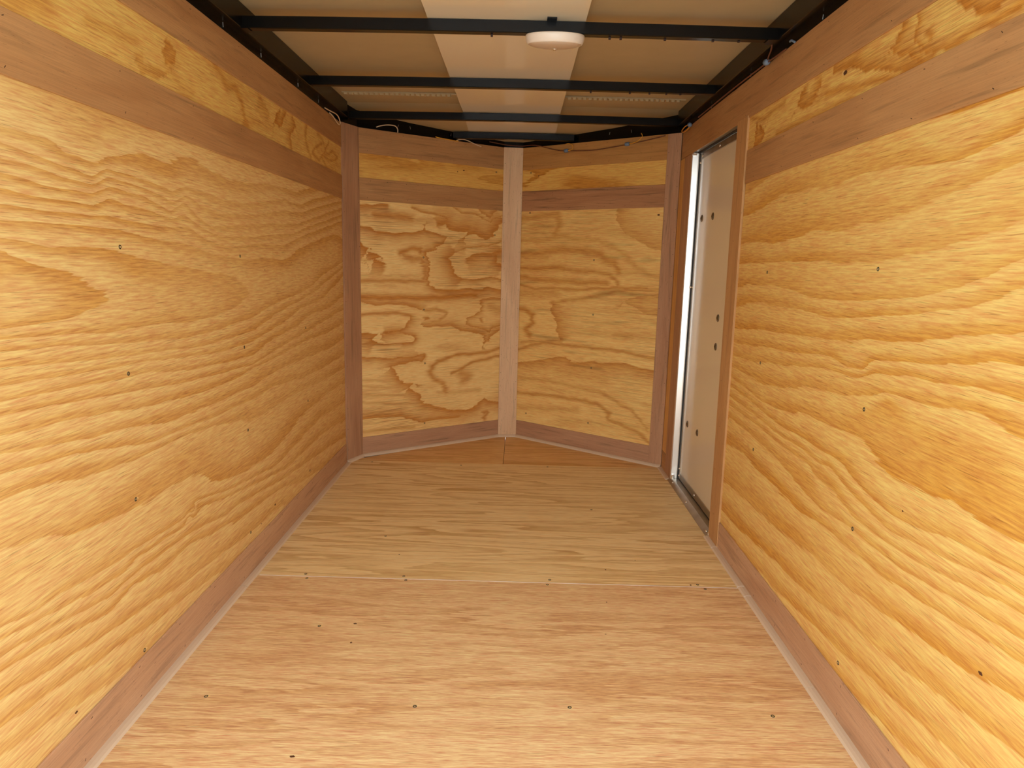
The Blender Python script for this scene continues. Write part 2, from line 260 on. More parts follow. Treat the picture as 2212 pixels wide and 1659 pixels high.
def rbf(lines, U, V, su=.45, du=.05):
    """smooth growth-ring field through traced ring lines (value, [(u,v)...]) in panel metres"""
    pts, val = [], []
    for k, ln in lines:
        for (p, q) in zip(ln, ln[1:] + [None]):
            pts.append(p); val.append(k)
    for k, ln in lines:
        if len(ln) < 2: continue
        for p, q in zip(ln, ln[1:]):
            d = math.hypot(q[0] - p[0], q[1] - p[1])
            m = int(d / du)
            if d < .6:
                for i in range(1, m + 1):
                    t = i / (m + 1); pts.append((p[0] + (q[0] - p[0]) * t, p[1] + (q[1] - p[1]) * t)); val.append(k)
    P = np.array(pts); y = np.array(val)
    P = P * [su, 1.]
    n = len(P)
    D = np.sqrt(((P[:, None] - P[None]) ** 2).sum(-1) + 4e-6)
    A = np.zeros((n + 3, n + 3)); A[:n, :n] = -D - np.eye(n) * .002
    Q = np.c_[np.ones(n), P]; A[:n, n:] = Q; A[n:, :n] = Q.T
    w = np.linalg.solve(A, np.r_[y, 0, 0, 0])
    X = np.stack([U * su, V], -1).reshape(-1, 2); out = np.zeros(len(X))
    for i in range(0, len(X), 4000):
        x = X[i:i + 4000]
        d = np.sqrt(((x[:, None] - P[None]) ** 2).sum(-1) + 4e-6)
        out[i:i + 4000] = -d @ w[:n] + w[n] + x @ w[n + 1:]
    return out

def vnoise(x, y, seed=0):
    """smooth value noise in [-1, 1]"""
    xi, yi = np.floor(x).astype(int), np.floor(y).astype(int); fx, fy = x - xi, y - yi
    fx, fy = fx * fx * (3 - 2 * fx), fy * fy * (3 - 2 * fy)
    def h(a, b):
        n = (a * 374761393 + b * 668265263 + seed * 362437) & 0x7fffffff
        n = ((n ^ (n >> 13)) * 1274126177) & 0x7fffffff
        return (n ^ (n >> 16)) % 10007 / 5003.5 - 1
    return (h(xi, yi) * (1 - fx) + h(xi + 1, yi) * fx) * (1 - fy) + (h(xi, yi + 1) * (1 - fx) + h(xi + 1, yi + 1) * fx) * fy

def figure(shapes, U, V, seed=1):
    """latewood figure of a veneer face: 'E'/'e' = ring edge, crisp on one side and fading on the other, 'G' = soft streak"""
    U0, V0 = U, V
    U = U0 + .009 * vnoise(U0 * 9, V0 * 150, seed) + .006 * vnoise(U0 * 22, V0 * 60, seed + 5)
    V = V0 + .0035 * vnoise(U0 * 30, V0 * 25, seed + 9)
    D = np.zeros(len(U))
    for typ, w, amp, pts in shapes:
        P = np.array(pts); best = np.full(len(U), 9.); sg = np.zeros(len(U)); over = np.zeros(len(U))
        lo, hi = P.min(0) - 3.2 * w - .01, P.max(0) + 3.2 * w + .01
        m = np.where((U > lo[0]) & (U < hi[0]) & (V > lo[1]) & (V < hi[1]))[0]
        if not len(m): continue
        x, y = U[m], V[m]; b, s_, o_ = best[m], sg[m], over[m]
        n = len(P) - 1
        for i in range(n):
            a, d = P[i], P[i + 1] - P[i]; L = d @ d + 1e-12
            t = ((x - a[0]) * d[0] + (y - a[1]) * d[1]) / L
            tc = np.clip(t, 0, 1)
            dx, dy = x - a[0] - tc * d[0], y - a[1] - tc * d[1]
            q = np.hypot(dx, dy); k = q < b
            b = np.where(k, q, b); s_ = np.where(k, np.sign(d[0] * dy - d[1] * dx), s_)
            ov = np.zeros(len(x))
            if i == 0: ov = np.where(t < 0, -t * math.sqrt(L), ov)
            if i == n - 1: ov = np.where(t > 1, (t - 1) * math.sqrt(L), ov)
            o_ = np.where(k, ov, o_)
        if typ == 'G': v = amp * np.exp(-(b / w) ** 2)
        else:
            sd = b * s_ * (-1 if typ == 'E' else 1)
            v = amp * np.clip(sd / .0022 + .5, 0, 1) * np.exp(-np.clip(sd / w, 0, 9) ** 1.4) * np.exp(-(o_ / .012) ** 2)
        D[m] = np.maximum(D[m], v)
    return D

def panel(name, fr, u0, u1, v0, v1, th, mat, parent, lines=None, h=.012, seed=0., grain='u', n1=0., field=None):
    """sheet of plywood: front face a fine grid that carries the growth-ring field, with back and edges"""
    nu, nv = max(2, int((u1 - u0) / h)), max(2, int((v1 - v0) / h))
    uu, vv = np.linspace(u0, u1, nu + 1), np.linspace(v0, v1, nv + 1)
    U, V = np.meshgrid(uu, vv)
    Pt = fr.o + U[..., None] * fr.u + V[..., None] * fr.v + fr.n * n1
    Vs = [tuple(p) for p in Pt.reshape(-1, 3)]
    w = nu + 1
    F = [(j * w + i, j * w + i + 1, (j + 1) * w + i + 1, (j + 1) * w + i) for j in range(nv) for i in range(nu)]
    c = [0, nu, nv * w + nu, nv * w]
    b = len(Vs)
    for k in c: Vs.append(tuple(np.array(Vs[k]) - fr.n * th))
    Uf = np.r_[U.ravel(), U.ravel()[c]]; Vf = np.r_[V.ravel(), V.ravel()[c]]
    F += [(b + 3, b + 2, b + 1, b)]
    F.append(tuple([b, b + 1] + [i for i in range(nu, -1, -1)]))
    F.append(tuple([b + 2, b + 3] + [nv * w + i for i in range(nu + 1)]))
    F.append(tuple([b + 1, b + 2] + [j * w + nu for j in range(nv, -1, -1)]))
    F.append(tuple([b + 3, b] + [j * w for j in range(nv + 1)]))
    me = mesh(name, Vs, F)
    ph = rbf(lines, Uf, Vf) if lines else (figure(field, Uf, Vf, int(seed)) if field else np.zeros(len(Uf)))
    g = np.stack([Uf, Vf, Uf * 0 + seed], 1) if grain == 'u' else np.stack([Vf, Uf, Uf * 0 + seed], 1)
    set_guv(me, g, ph)
    return link(name, me, mat, parent)

def tube(name, pts, r, mat, parent=None, seg=8, closed=False, sub=5):
    """round wire through the points (Catmull-Rom smoothed)"""
    P = [np.array(p, float) for p in pts]
    C = []
    for i in range(len(P) - 1):
        p0, p1, p2, p3 = P[max(0, i - 1)], P[i], P[i + 1], P[min(len(P) - 1, i + 2)]
        for k in range(sub):
            t = k / sub
            C.append(.5 * (2 * p1 + (p2 - p0) * t + (2 * p0 - 5 * p1 + 4 * p2 - p3) * t * t + (3 * p1 - p0 - 3 * p2 + p3) * t ** 3))
    C.append(P[-1])
    V, F = [], []
    up = np.array([.13, .21, .97])
    for i, c in enumerate(C):
        t = C[min(i + 1, len(C) - 1)] - C[max(i - 1, 0)]; t /= np.linalg.norm(t) + 1e-12
        a = np.cross(t, up); a /= np.linalg.norm(a) + 1e-9; b = np.cross(t, a)
        for k in range(seg):
            th = 2 * math.pi * k / seg
            V.append(c + r * (math.cos(th) * a + math.sin(th) * b))
    for i in range(len(C) - 1):
        for k in range(seg):
            F.append((i * seg + k, i * seg + (k + 1) % seg, (i + 1) * seg + (k + 1) % seg, (i + 1) * seg + k))
    F.append(tuple(range(seg))); F.append(tuple(len(V) - 1 - k for k in range(seg)))
    me = mesh(name, V, F, True); fix_normals(me)
    return link(name, me, mat, parent)

def lathe_mesh(name, prof, fr_o, ax, seg=24):
    ax = np.array(ax, float) / np.linalg.norm(ax)
    a = np.cross(ax, (0.3, .5, .81)); a /= np.linalg.norm(a); b = np.cross(ax, a)
    V, F = [], []
    for r, h in prof:
        for k in range(seg):
            th = 2 * math.pi * k / seg
            V.append(np.array(fr_o) + ax * h + r * (math.cos(th) * a + math.sin(th) * b))
    for i in range(len(prof) - 1):
        for k in range(seg):
            F.append((i * seg + k, i * seg + (k + 1) % seg, (i + 1) * seg + (k + 1) % seg, (i + 1) * seg + k))
    F.append(tuple(range(seg))); F.append(tuple(len(V) - 1 - k for k in range(seg)))
    me = mesh(name, V, F, True); fix_normals(me)
    return me

# shared small hardware (local axis +Z sticks out of the surface)
def screw_mesh():
    prof = [(.0046, -.002), (.0046, .0002), (.0040, .0008), (.0022, .0007), (.0017, -.0006), (.0004, -.0008)]
    return lathe_mesh('screw', prof, (0, 0, 0), (0, 0, 1), 14)
def rivet_mesh():
    prof = [(.0052, -.001), (.0052, .0006), (.0042, .0022), (.0022, .0031), (.0004, .0034)]
    return lathe_mesh('rivet', prof, (0, 0, 0), (0, 0, 1), 14)
def place(name, me, pos, n, parent, s=1.):
    o = bpy.data.objects.new(name, me); COL.objects.link(o)
    z = Vector(n).normalized(); q = z.to_track_quat('Z', 'Y')
    o.location = Vector([float(c) for c in pos]); o.rotation_euler = q.to_euler()
    o.scale = (s, s, s)
    o.parent = parent
    return o

def blot_mesh(name, rx, ry, mat):
    V = [(0, 0, .0006)]; n = 10
    for k in range(n):
        th = 2 * math.pi * k / n; w = .75 + .5 * rng.random()
        V.append((rx * w * math.cos(th), ry * w * math.sin(th), .0002))
    F = [(0, 1 + k, 1 + (k + 1) % n) for k in range(n)]
    me = mesh(name, V, F); me.materials.append(mat)
    return me

def staples(fr, spots, n1, parent, ang=.6, ln=.0048, w=.0011):
    """little driven staples / brad marks along a batten, too small to pick apart"""
    V, F = [], []
    for (u, v) in spots:
        a = ang + rng.uniform(-.5, .5); c, s_ = math.cos(a) * ln / 2, math.sin(a) * ln / 2
        px, pz = -math.sin(a) * w / 2, math.cos(a) * w / 2
        b = len(V)
        for dn in (n1 + .0003, n1 - .0005):
            for sx, sy in ((-1, -1), (1, -1), (1, 1), (-1, 1)):
                V.append(fr(u + sx * c + sy * px, v + sx * s_ + sy * pz, dn))
        F += [tuple(b + i for i in f) for f in BOXF]
    me = mesh('staples', V, F)
    o = link('staples', me, M['staple'], parent); o['kind'] = 'stuff'
    return o

# ------------------------------------------------------------------ materials
M = {}
def nt(name):
    m = bpy.data.materials.new(name); m.use_nodes = True
    t = m.node_tree; b = t.nodes['Principled BSDF']
    return m, t, b
def N(t, typ, **k):
    n = t.nodes.new(typ)
    for a, v in k.items():
        if a.startswith('i_'):
            n.inputs[int(a[2:]) if a[2:].isdigit() else a[2:]].default_value = v
        else: setattr(n, a, v)
    return n
def lin(c):
    return tuple(((v / 255.) / 12.92 if v <= 10 else ((v / 255. + .055) / 1.055) ** 2.4) for v in c) + (1.,)
def math_n(t, op, a, b=None):
    n = N(t, 'ShaderNodeMath', operation=op)
    for i, x in enumerate((a, b)):
        if x is None: continue
        if isinstance(x, (int, float)): n.inputs[i].default_value = x
        else: t.links.new(x, n.inputs[i])
    return n.outputs[0]
def ramp(t, fac, stops, mode='LINEAR'):
    n = N(t, 'ShaderNodeValToRGB'); cr = n.color_ramp; cr.interpolation = mode
    while len(cr.elements) < len(stops): cr.elements.new(.5)
    for e, (p, c) in zip(cr.elements, stops):
        e.position = p; e.color = c if isinstance(c, tuple) else (c, c, c, 1)
    t.links.new(fac, n.inputs[0]); return n.outputs[0]
def mixc(t, fac, a, b, mode='MIX'):
    n = N(t, 'ShaderNodeMix', data_type='RGBA', blend_type=mode)
    if isinstance(fac, (int, float)): n.inputs[0].default_value = fac
    else: t.links.new(fac, n.inputs[0])
    for i, x in ((6, a), (7, b)):
        if isinstance(x, tuple): n.inputs[i].default_value = x
        else: t.links.new(x, n.inputs[i])
    return n.outputs[2]
def coords(t, sx, sy, off=0.):
    a = N(t, 'ShaderNodeAttribute', attribute_name='guv')
    s = N(t, 'ShaderNodeVectorMath', operation='MULTIPLY'); s.inputs[1].default_value = (sx, sy, 3.7)
    t.links.new(a.outputs['Vector'], s.inputs[0])
    d = N(t, 'ShaderNodeVectorMath', operation='ADD'); d.inputs[1].default_value = (off, off * 1.7, off * .3)
    t.links.new(s.outputs[0], d.inputs[0]); return d.outputs[0]
def noise(t, vec, detail=3., rough=.55, dist=0., scale=1.):
    n = N(t, 'ShaderNodeTexNoise', noise_dimensions='3D')
    n.inputs['Scale'].default_value = scale; n.inputs['Detail'].default_value = detail
    n.inputs['Roughness'].default_value = rough; n.inputs['Distortion'].default_value = dist
    t.links.new(vec, n.inputs['Vector']); return n.outputs['Fac']

def plywood(name, light, dark, amp=(.45, 1.), procedural=None, jag=.22, finger=.16, fibre=.16, rough=.46, spec=.35, soft=(.10, .55), fs=(20, 250), extra=None, direct=False, rays=.0):
    """rotary-cut pine: growth rings as a sawtooth of the ring field, ragged along the grain, with fine fibres"""
    m, t, b = nt(name)
    a = N(t, 'ShaderNodeAttribute', attribute_name='phase'); ph = a.outputs['Fac']
    if procedural:
        sx, sy, k = procedural
        f1 = noise(t, coords(t, sx, sy, 11.), 2., .5, .35)
        ph = math_n(t, 'ADD', ph, math_n(t, 'MULTIPLY', f1, k))
    n0 = noise(t, coords(t, 1.6, 6, 23.), 1., .5)
    if not direct:
        n1 = noise(t, coords(t, 3.2, 16, 3.), 2., .55)
        n2 = noise(t, coords(t, 9, 130, 5.), 2., .6)
        ph = math_n(t, 'ADD', ph, math_n(t, 'MULTIPLY', math_n(t, 'SUBTRACT', n1, .5), jag * 2))
        ph = math_n(t, 'ADD', ph, math_n(t, 'MULTIPLY', math_n(t, 'SUBTRACT', n2, .5), finger * 2))
        tt = math_n(t, 'FRACT', ph)
        band = ramp(t, tt, [(0., 1.), (soft[0], .86), (soft[1], .16), (.8, 0.), (.965, .04), (1., .95)], 'EASE')
    if direct:
        weak = noise(t, coords(t, 1.5, 11., 47.), 2., .55, .5)
        band = math_n(t, 'MAXIMUM', a.outputs['Fac'], ramp(t, weak, [(.52, 0.), (.72, .42)]))
    ampn = ramp(t, n0, [(.3, amp[0]), (.68, amp[1])])
    fac = math_n(t, 'MULTIPLY', band, ampn)
    col = mixc(t, fac, lin(light), lin(dark))
    # broad tonal drift of the veneer
    d = noise(t, coords(t, .9, 2.2, 31.), 1., .5)
    col = mixc(t, ramp(t, d, [(.35, 0.), (.7, .30)]), col, lin(tuple(int(.6 * p + .4 * q) for p, q in zip(light, dark))))
    # fibres and pores
    f = noise(t, coords(t, fs[0], fs[1], 7.), 3., .62)
    col = mixc(t, fibre, col, ramp(t, f, [(.32, (.10, .05, .012, 1)), (.66, (1, .94, .80, 1))]), 'OVERLAY')
    p = noise(t, coords(t, 16, 700, 9.), 1., .5)
    col = mixc(t, ramp(t, p, [(.27, .45), (.37, 0.)]), col, lin((120, 66, 20)))
    if rays:
        r_ = noise(t, coords(t, 3.5, 380, 53.), 1., .5); k_ = noise(t, coords(t, 2.2, 6., 59.), 1., .5)
        col = mixc(t, math_n(t, 'MULTIPLY', ramp(t, r_, [(.36, rays), (.46, 0.)]), ramp(t, k_, [(.46, 0.), (.58, 1.)])), col, lin((140, 82, 24)))
    if extra: col = extra(t, col)
    t.links.new(col, b.inputs['Base Color'])
    b.inputs['Roughness'].default_value = rough
    b.inputs['Specular IOR Level'].default_value = spec
    return m

def luan(name, c1, c2, streak=.35):
    """reddish luan batten: even tone, slow figure, fine dark pores"""
    m, t, b = nt(name)
    d = noise(t, coords(t, 2.2, 14, 1.), 3., .55, .6)
    col = mixc(t, ramp(t, d, [(.3, 0.), (.72, 1.)]), lin(c1), lin(c2))
    s = noise(t, coords(t, 3.5, 60, 13.), 3., .6, .4)
    col = mixc(t, ramp(t, s, [(.30, streak * 1.4), (.46, 0.)]), col, lin(tuple(int(v * .66) for v in c1)))
    f = noise(t, coords(t, 8, 520, 17.), 2., .6)
    col = mixc(t, .12, col, ramp(t, f, [(.3, (.1, .05, .03, 1)), (.65, (1, .9, .8, 1))]), 'OVERLAY')
    p = noise(t, coords(t, 60, 700, 19.), 1., .5)
    col = mixc(t, ramp(t, p, [(.24, .5), (.31, 0.)]), col, lin((70, 38, 24)))
    t.links.new(col, b.inputs['Base Color'])
    b.inputs['Roughness'].default_value = .55; b.inputs['Specular IOR Level'].default_value = .3
    return m

def plain(name, c, rough=.5, metal=0., spec=.5, var=0., bump=0.):
    m, t, b = nt(name)
    b.inputs['Base Color'].default_value = lin(c); b.inputs['Roughness'].default_value = rough
    b.inputs['Metallic'].default_value = metal; b.inputs['Specular IOR Level'].default_value = spec
    if not (var or bump): return m
    g = N(t, 'ShaderNodeNewGeometry')
    n = N(t, 'ShaderNodeTexNoise'); n.inputs['Scale'].default_value = 14; n.inputs['Detail'].default_value = 5
    t.links.new(g.outputs['Position'], n.inputs['Vector'])
    if var:
        col = mixc(t, ramp(t, n.outputs['Fac'], [(.3, 0.), (.7, var)]), lin(c), lin(tuple(int(v * .6) for v in c)))
        t.links.new(col, b.inputs['Base Color'])
    if bump:
        bp = N(t, 'ShaderNodeBump'); bp.inputs['Strength'].default_value = bump; bp.inputs['Distance'].default_value = .01
        t.links.new(n.outputs['Fac'], bp.inputs['Height']); t.links.new(bp.outputs[0], b.inputs['Normal'])
    return m

PL, PD = (231, 195, 132), (196, 136, 56)
M['ply_left'] = plywood('pine_plywood_pale', PL, PD, (.35, .85), soft=(.16, .62), fibre=.30)
M['ply_right'] = plywood('pine_plywood_golden', (235, 197, 122), (204, 140, 48), (.45, 1.), soft=(.16, .62), fibre=.30)
M['ply_vl'] = plywood('pine_plywood_bold_figure', (247, 212, 142), (194, 122, 42), (.9, 1.), fibre=.22, direct=True, rays=.65)
def smudge(t, col):
    s = noise(t, coords(t, 3.2, 22, 41.), 2., .6)
    return mixc(t, ramp(t, s, [(.60, 0.), (.76, .45)]), col, lin((120, 84, 36)))
M['ply_vr'] = plywood('pine_plywood_soft_figure', (246, 208, 132), (192, 122, 42), (.9, 1.), fibre=.28, extra=smudge, direct=True, rays=.3)
M['ply_up'] = plywood('pine_plywood_upper_strip', (232, 192, 112), (188, 120, 38), (.8, 1.), fibre=.32, direct=True, rays=.3)
M['ply_vup'] = plywood('pine_plywood_streaked', (236, 190, 104), (194, 128, 44), (.6, 1.), procedural=(1.6, 7., 3.2), jag=.2, finger=.15, fibre=.26)
M['floor_far'] = plywood('floor_plywood_olive', (244, 216, 162), (200, 158, 98), (.45, .95), procedural=(.8, 9., 8.), jag=.22, finger=.2, fibre=.30, rough=.5, spec=.25, fs=(16, 300))
M['floor_front'] = plywood('floor_plywood_brown', (230, 188, 128), (196, 146, 84), (.4, .9), procedural=(1., 9., 7.), jag=.25, finger=.25, fibre=.30, rough=.5, spec=.25, fs=(16, 300))
M['floor_near'] = plywood('floor_plywood_rosy', (230, 194, 148), (198, 150, 104), (.35, .95), procedural=(1.5, 10., 5.), jag=.3, finger=.35, fibre=.46, rough=.5, spec=.25, fs=(30, 560))
M['luan_base'] = luan('luan_batten_greyish', (190, 150, 116), (172, 130, 98), .45)
M['luan_daylit'] = luan('luan_daylit_tint', (202, 163, 128), (186, 145, 110), .35)  # baseboard copy of luan, the more neutral outside light put into its colour
M['luan'] = luan('luan_batten', (192, 149, 100), (174, 128, 82))
M['luan_pink'] = luan('luan_batten_pink', (234, 202, 162), (218, 182, 142), .3)
M['luan_dark'] = luan('luan_batten_dark', (186, 140, 100), (162, 116, 80), .6)
M['luan_orange'] = luan('luan_batten_orange', (196, 148, 86), (182, 132, 74), .25)
M['luan_tan'] = luan('luan_batten_tan', (202, 158, 106), (188, 142, 92), .25)
M['strip_ply'] = plywood('edge_strip_plywood', (226, 178, 104), (200, 144, 72), (.4, .8), procedural=(1., 20., 3.))
M['cove'] = plain('grey_plastic_cove', (216, 192, 162), .4, spec=.4)
M['cove_joint'] = plain('pale_cove_joint', (232, 220, 205), .4)
M['steel'] = plain('black_painted_steel', (8, 7, 6), .26, spec=.3)
M['roof'] = plain('white_roof_sheet', (192, 172, 132), .5, spec=.4, var=.1, bump=.05)
M['liner'] = plain('glossy_roof_liner', (236, 226, 200), .09, spec=.75)
M['skin'] = plain('aluminium_skin', (170, 170, 170), .5, .6)
M['alu'] = plain('bright_aluminium', (240, 236, 228), .26, .8)
M['alu_dull'] = plain('dull_aluminium', (176, 166, 150), .38, .9, var=.35)
M['rubber'] = plain('dark_rubber_seal', (40, 38, 36), .6)
M['doorskin'] = plain('glossy_white_door_skin', (232, 222, 196), .14, spec=.55)
M['screw'] = plain('zinc_screw', (96, 96, 78), .4, .7)
M['bolt'] = plain('zinc_bolt_head', (128, 118, 100), .3, .85)
M['bright'] = plain('bright_rivet', (236, 228, 214), .22, .8)
M['lamp_rim'] = plain('white_lamp_plastic', (244, 236, 224), .35, spec=.5)
M['lamp_lens'] = plain('frosted_lamp_lens', (214, 196, 176), .4, spec=.4)
M['staple'] = plain('staple_mark', (58, 34, 22), .6)
M['staple_bright'] = plain('bright_staple', (200, 200, 195), .3, .8)
M['wood_knot'] = plain('dark_knot', (84, 46, 20), .7)
M['chip'] = plain('raised_splinter', (232, 196, 130), .7)
M['wire_brown'] = plain('brown_wire', (110, 66, 44), .5)
M['wire_yellow'] = plain('yellow_wire', (222, 160, 52), .45)
M['wire_white'] = plain('white_wire', (222, 200, 166), .45)
M['splice'] = plain('blue_grey_splice', (112, 130, 150), .45)
M['ground'] = plain('bounce_ground', (218, 215, 208), .9, var=.1)  # added ground, kept this pale in place of sunlight falling on it

# ------------------------------------------------------------------ setting
HW = .7465
PT = .0045                     # batten thickness in front of the plywood
FL = Frame((-HW, 0, 0), (0, 1, 0), (1, 0, 0))
FR = Frame((HW, 0, 0), (0, 1, 0), (-1, 0, 0))
A1, A2, A3, A4 = np.array((-.699, 3.2386, 0)), np.array((-.053, 3.694, 0)), np.array((.0464, 3.704, 0)), np.array((.692, 3.224, 0))
def nrm(a, b):
    t = b - a; return np.array((t[1], -t[0], 0))
FVL = Frame(A1, A2 - A1, nrm(A1, A2)); FVR = Frame(A3, A4 - A3, nrm(A3, A4))
LVL, LVR = np.linalg.norm(A2 - A1), np.linalg.norm(A4 - A3)
CL, CR = np.array((-HW, 3.124, 0)), np.array((HW - .001, 3.186, 0))
FPL = Frame(CL, A1 - CL, nrm(CL, A1)); FPC = Frame(A2, A3 - A2, nrm(A2, A3)); FPR = Frame(A4, CR - A4, nrm(A4, CR))
WPL, WPC, WPR = [np.linalg.norm(b - a) for a, b in ((CL, A1), (A2, A3), (A4, CR))]
FFL = Frame((0, 0, 0), (1, 0, 0), (0, 0, 1), (0, 1, 0))        # floor: u = x, v = y

SCREW, RIVET = screw_mesh(), rivet_mesh()
SCREW.materials.append(M['screw']); RIVET.materials.append(M['bright'])
KNOT = [blot_mesh('knot', .006, .0035, M['wood_knot']), blot_mesh('knot', .004, .004, M['wood_knot'])]
CHIP = blot_mesh('splinter', .007, .004, M['chip'])

def skin(name, fr, u0, u1, z0, z1, off, label, cat='wall'):
    o = slab(name, fr, [(u0, z0), (u1, z0), (u1, z1), (u0, z1)], -off - .004, -off, M['skin'], None, bevel=0)
    tag(o, label, cat, 'structure'); return o
def screws(fr, lst, n1, parent, splinter=()):
    for i, (u, v) in enumerate(lst):
        if i in splinter: place('splinter', CHIP, fr(u + .004, v, n1), fr.n, parent, .9)
        place('screw', SCREW, fr(u, v, n1), fr.n, parent)
def edge_spots(u0, u1, v0, v1, step=.13, inset=.012):
    out = []
    u = u0 + step * .4
    while u < u1:
        out += [(u + rng.uniform(-.02, .02), v0 + inset), (u + rng.uniform(-.02, .02), v1 - inset)]
        u += step
    return out

# --- unseen ground plane, added to bounce daylight in through the open rear
g_ = link('ground', mesh('ground', [(-30, -40, -.48), (30, -40, -.48), (30, 20, -.48), (-30, 20, -.48)], [(0, 1, 2, 3)]), M['ground'])
tag(g_, 'unseen pale concrete ground added to bounce daylight into the trailer', 'ground', 'structure')
# --- floor
floor = slab('floor', FFL, [(-.79, YR), (.79, YR), (.79, 3.12), (-.79, 3.12)], -.05, -.0185, M['skin'], None, bevel=0)
tag(floor, 'bare plywood trailer floor laid in rosy and olive tan sheets', 'floor', 'structure')
near = panel('plywood_sheet', FFL, -.7465, .7465, YR, 1.9405, .018, M['floor_near'], floor, h=.03, seed=2.)
near['label'] = 'rosy near floor sheet'
far = panel('plywood_sheet', FFL, -.7465, .7465, 1.943, 3.164, .018, M['floor_far'], floor, h=.03, seed=7.)
far['label'] = 'olive tan middle floor sheet'
def tri_sheet(name, P, mat, seed):
    V = [(x, y, 0) for x, y in P] + [(x, y, -.018) for x, y in P]; n = len(P)
    F = [tuple(range(n)), tuple(range(2 * n - 1, n - 1, -1))] + [(i, n + i, n + (i + 1) % n, (i + 1) % n) for i in range(n)]
    me = mesh(name, V, F); fix_normals(me)
    set_guv(me, [(v[0], v[1], seed) for v in V]); return link(name, me, mat, floor)
tri_sheet('plywood_sheet', [(-.745, 3.1665), (-.0115, 3.1665), (-.0115, 3.70), (-.053, 3.71)], M['floor_front'], 11.)
tri_sheet('plywood_sheet', [(-.0095, 3.1665), (.745, 3.1665), (.0464, 3.71), (-.0095, 3.70)], M['floor_front'], 15.)
box('nose_subfloor', (-.80, 3.12, -.05), (.80, 3.80, -.0185), M['skin'], floor, 0)
screws(FFL, [(-.619, 1.355), (-.16, 1.341), (.176, 1.353), (.614, 1.343), (-.458, 1.659), (-.573, 1.929), (-.276, 1.934), (.151, 1.930), (.624, 1.930)], .0, near, (0, 2, 3, 4, 5, 7))
screws(FFL, [(-.585, 1.957), (-.286, 1.960), (.159, 1.962), (.608, 1.957), (-.4, 2.264), (.35, 2.58), (-.209, 3.13), (-.633, 3.145), (.2, 3.14)], .0, far, (0, 1, 2, 4))
for i, (x, y) in enumerate([(-.368, 1.676), (-.357, 1.584), (-.373, 1.179), (.316, 1.831), (.292, 1.658)]):
    place('knot', KNOT[i % 2], (x, y, .0002), (0, 0, 1), near, (.9, .8, .95, .5, .4)[i])
for i, (x, y) in enumerate([(-.327, 2.114), (.339, 2.043), (.445, 2.118), (.586, 1.953)]):
    place('knot', KNOT[1], (x, y, .0002), (0, 0, 1), far, (.7, .8, .5, .8)[i])

# --- left wall
wl = skin('wall_left', FL, YR, 3.17, -.05, 1.625, .022, 'left side wall of pale pine plywood crossed by two luan battens')
p = panel('plywood_panel', FL, YR, 3.16, .002, 1.26, .012, M['ply_left'], wl, GRAIN['left'], .012, 1., n1=-PT)
p['label'] = 'pale pine panel with wavy horizontal rings'
screws(FL, [(1.381, .962), (1.378, .708), (1.371, .442), (1.362, .102), (1.975, .949), (1.977, .689), (1.978, .441), (1.965, .126), (2.564, .411), (2.564, .135), (2.56, .69)], -PT, p, (0, 2, 3))
for (y, z, s) in ((2.176, .137, 1.1), (1.13, .118, .7), (2.163, .908, .6), (2.42, .93, .5), (2.05, .12, .5)): place('knot', KNOT[0], FL(y, z, -PT + .0003), FL.n, p, s)
p = panel('plywood_panel', FL, YR, 3.16, 1.262, 1.524, .012, M['ply_up'], wl, None, .006, 3., n1=-PT, field=FIGURE['lu'])
b_ = slab('batten', FL, [(YR, 1.2138), (3.122, 1.2082), (3.122, 1.3085), (YR, 1.3128)], -PT, 0, M['luan'], wl)
staples(FL, edge_spots(1.0, 3.1, 1.2125, 1.311, .3), 0, b_)
b_ = slab('batten', FL, [(YR, 1.4355), (3.122, 1.4262), (3.122, 1.5262), (YR, 1.5335)], -PT, 0, M['luan'], wl)
staples(FL, edge_spots(1.3, 3.1, 1.432, 1.529, .3), 0, b_)

# --- right wall (with the door opening)
wr = skin('wall_right', FR, YR, 2.352, -.05, 1.625, .022, 'right side wall of golden pine plywood with luan battens beside the door')
slab('skin_panel', FR, [(2.352, 1.418), (3.22, 1.418), (3.22, 1.60), (2.352, 1.60)], -.026, -.022, M['skin'], wr, bevel=0)
slab('skin_panel', FR, [(2.996, -.05), (3.22, -.05), (3.22, 1.418), (2.996, 1.418)], -.026, -.022, M['skin'], wr, bevel=0)
p = panel('plywood_panel', FR, YR, 2.262, .002, 1.26, .012, M['ply_right'], wr, GRAIN['right'], .012, 5., n1=-PT)
p['label'] = 'golden pine panel with broad sweeping rings'
screws(FR, [(1.387, .956), (1.378, .674), (1.368, .421), (2.001, .941), (1.992, .68), (1.986, .421), (1.363, .118)], -PT, p, (0, 4, 6))
for (y, z, s) in ((.95, .36, .9), (1.2, .523, .5)): place('knot', KNOT[0], FR(y, z, -PT + .0003), FR.n, p, s)
p = panel('plywood_panel', FR, YR, 2.30, 1.262, 1.415, .012, M['ply_up'], wr, None, .006, 9., n1=-PT, field=FIGURE['ru'])
place('knot', KNOT[0], FR(1.625, 1.382, -PT + .0003), FR.n, p, 1.6); place('splinter', CHIP, FR(1.635, 1.384, -PT), FR.n, p, 1.3)
b_ = slab('batten', FR, [(YR, 1.2165), (2.258, 1.2132), (2.260, 1.3148), (YR, 1.3195)], -PT, 0, M['luan'], wr)
staples(FR, edge_spots(1.0, 2.25, 1.2145, 1.317, .22), 0, b_)
b_ = slab('batten', FR, [(YR, 1.4135), (3.178, 1.4150), (3.178, 1.536), (YR, 1.5345)], -PT, 0, M['luan'], wr)
staples(FR, edge_spots(1.3, 3.1, 1.416, 1.534, .3), 0, b_)
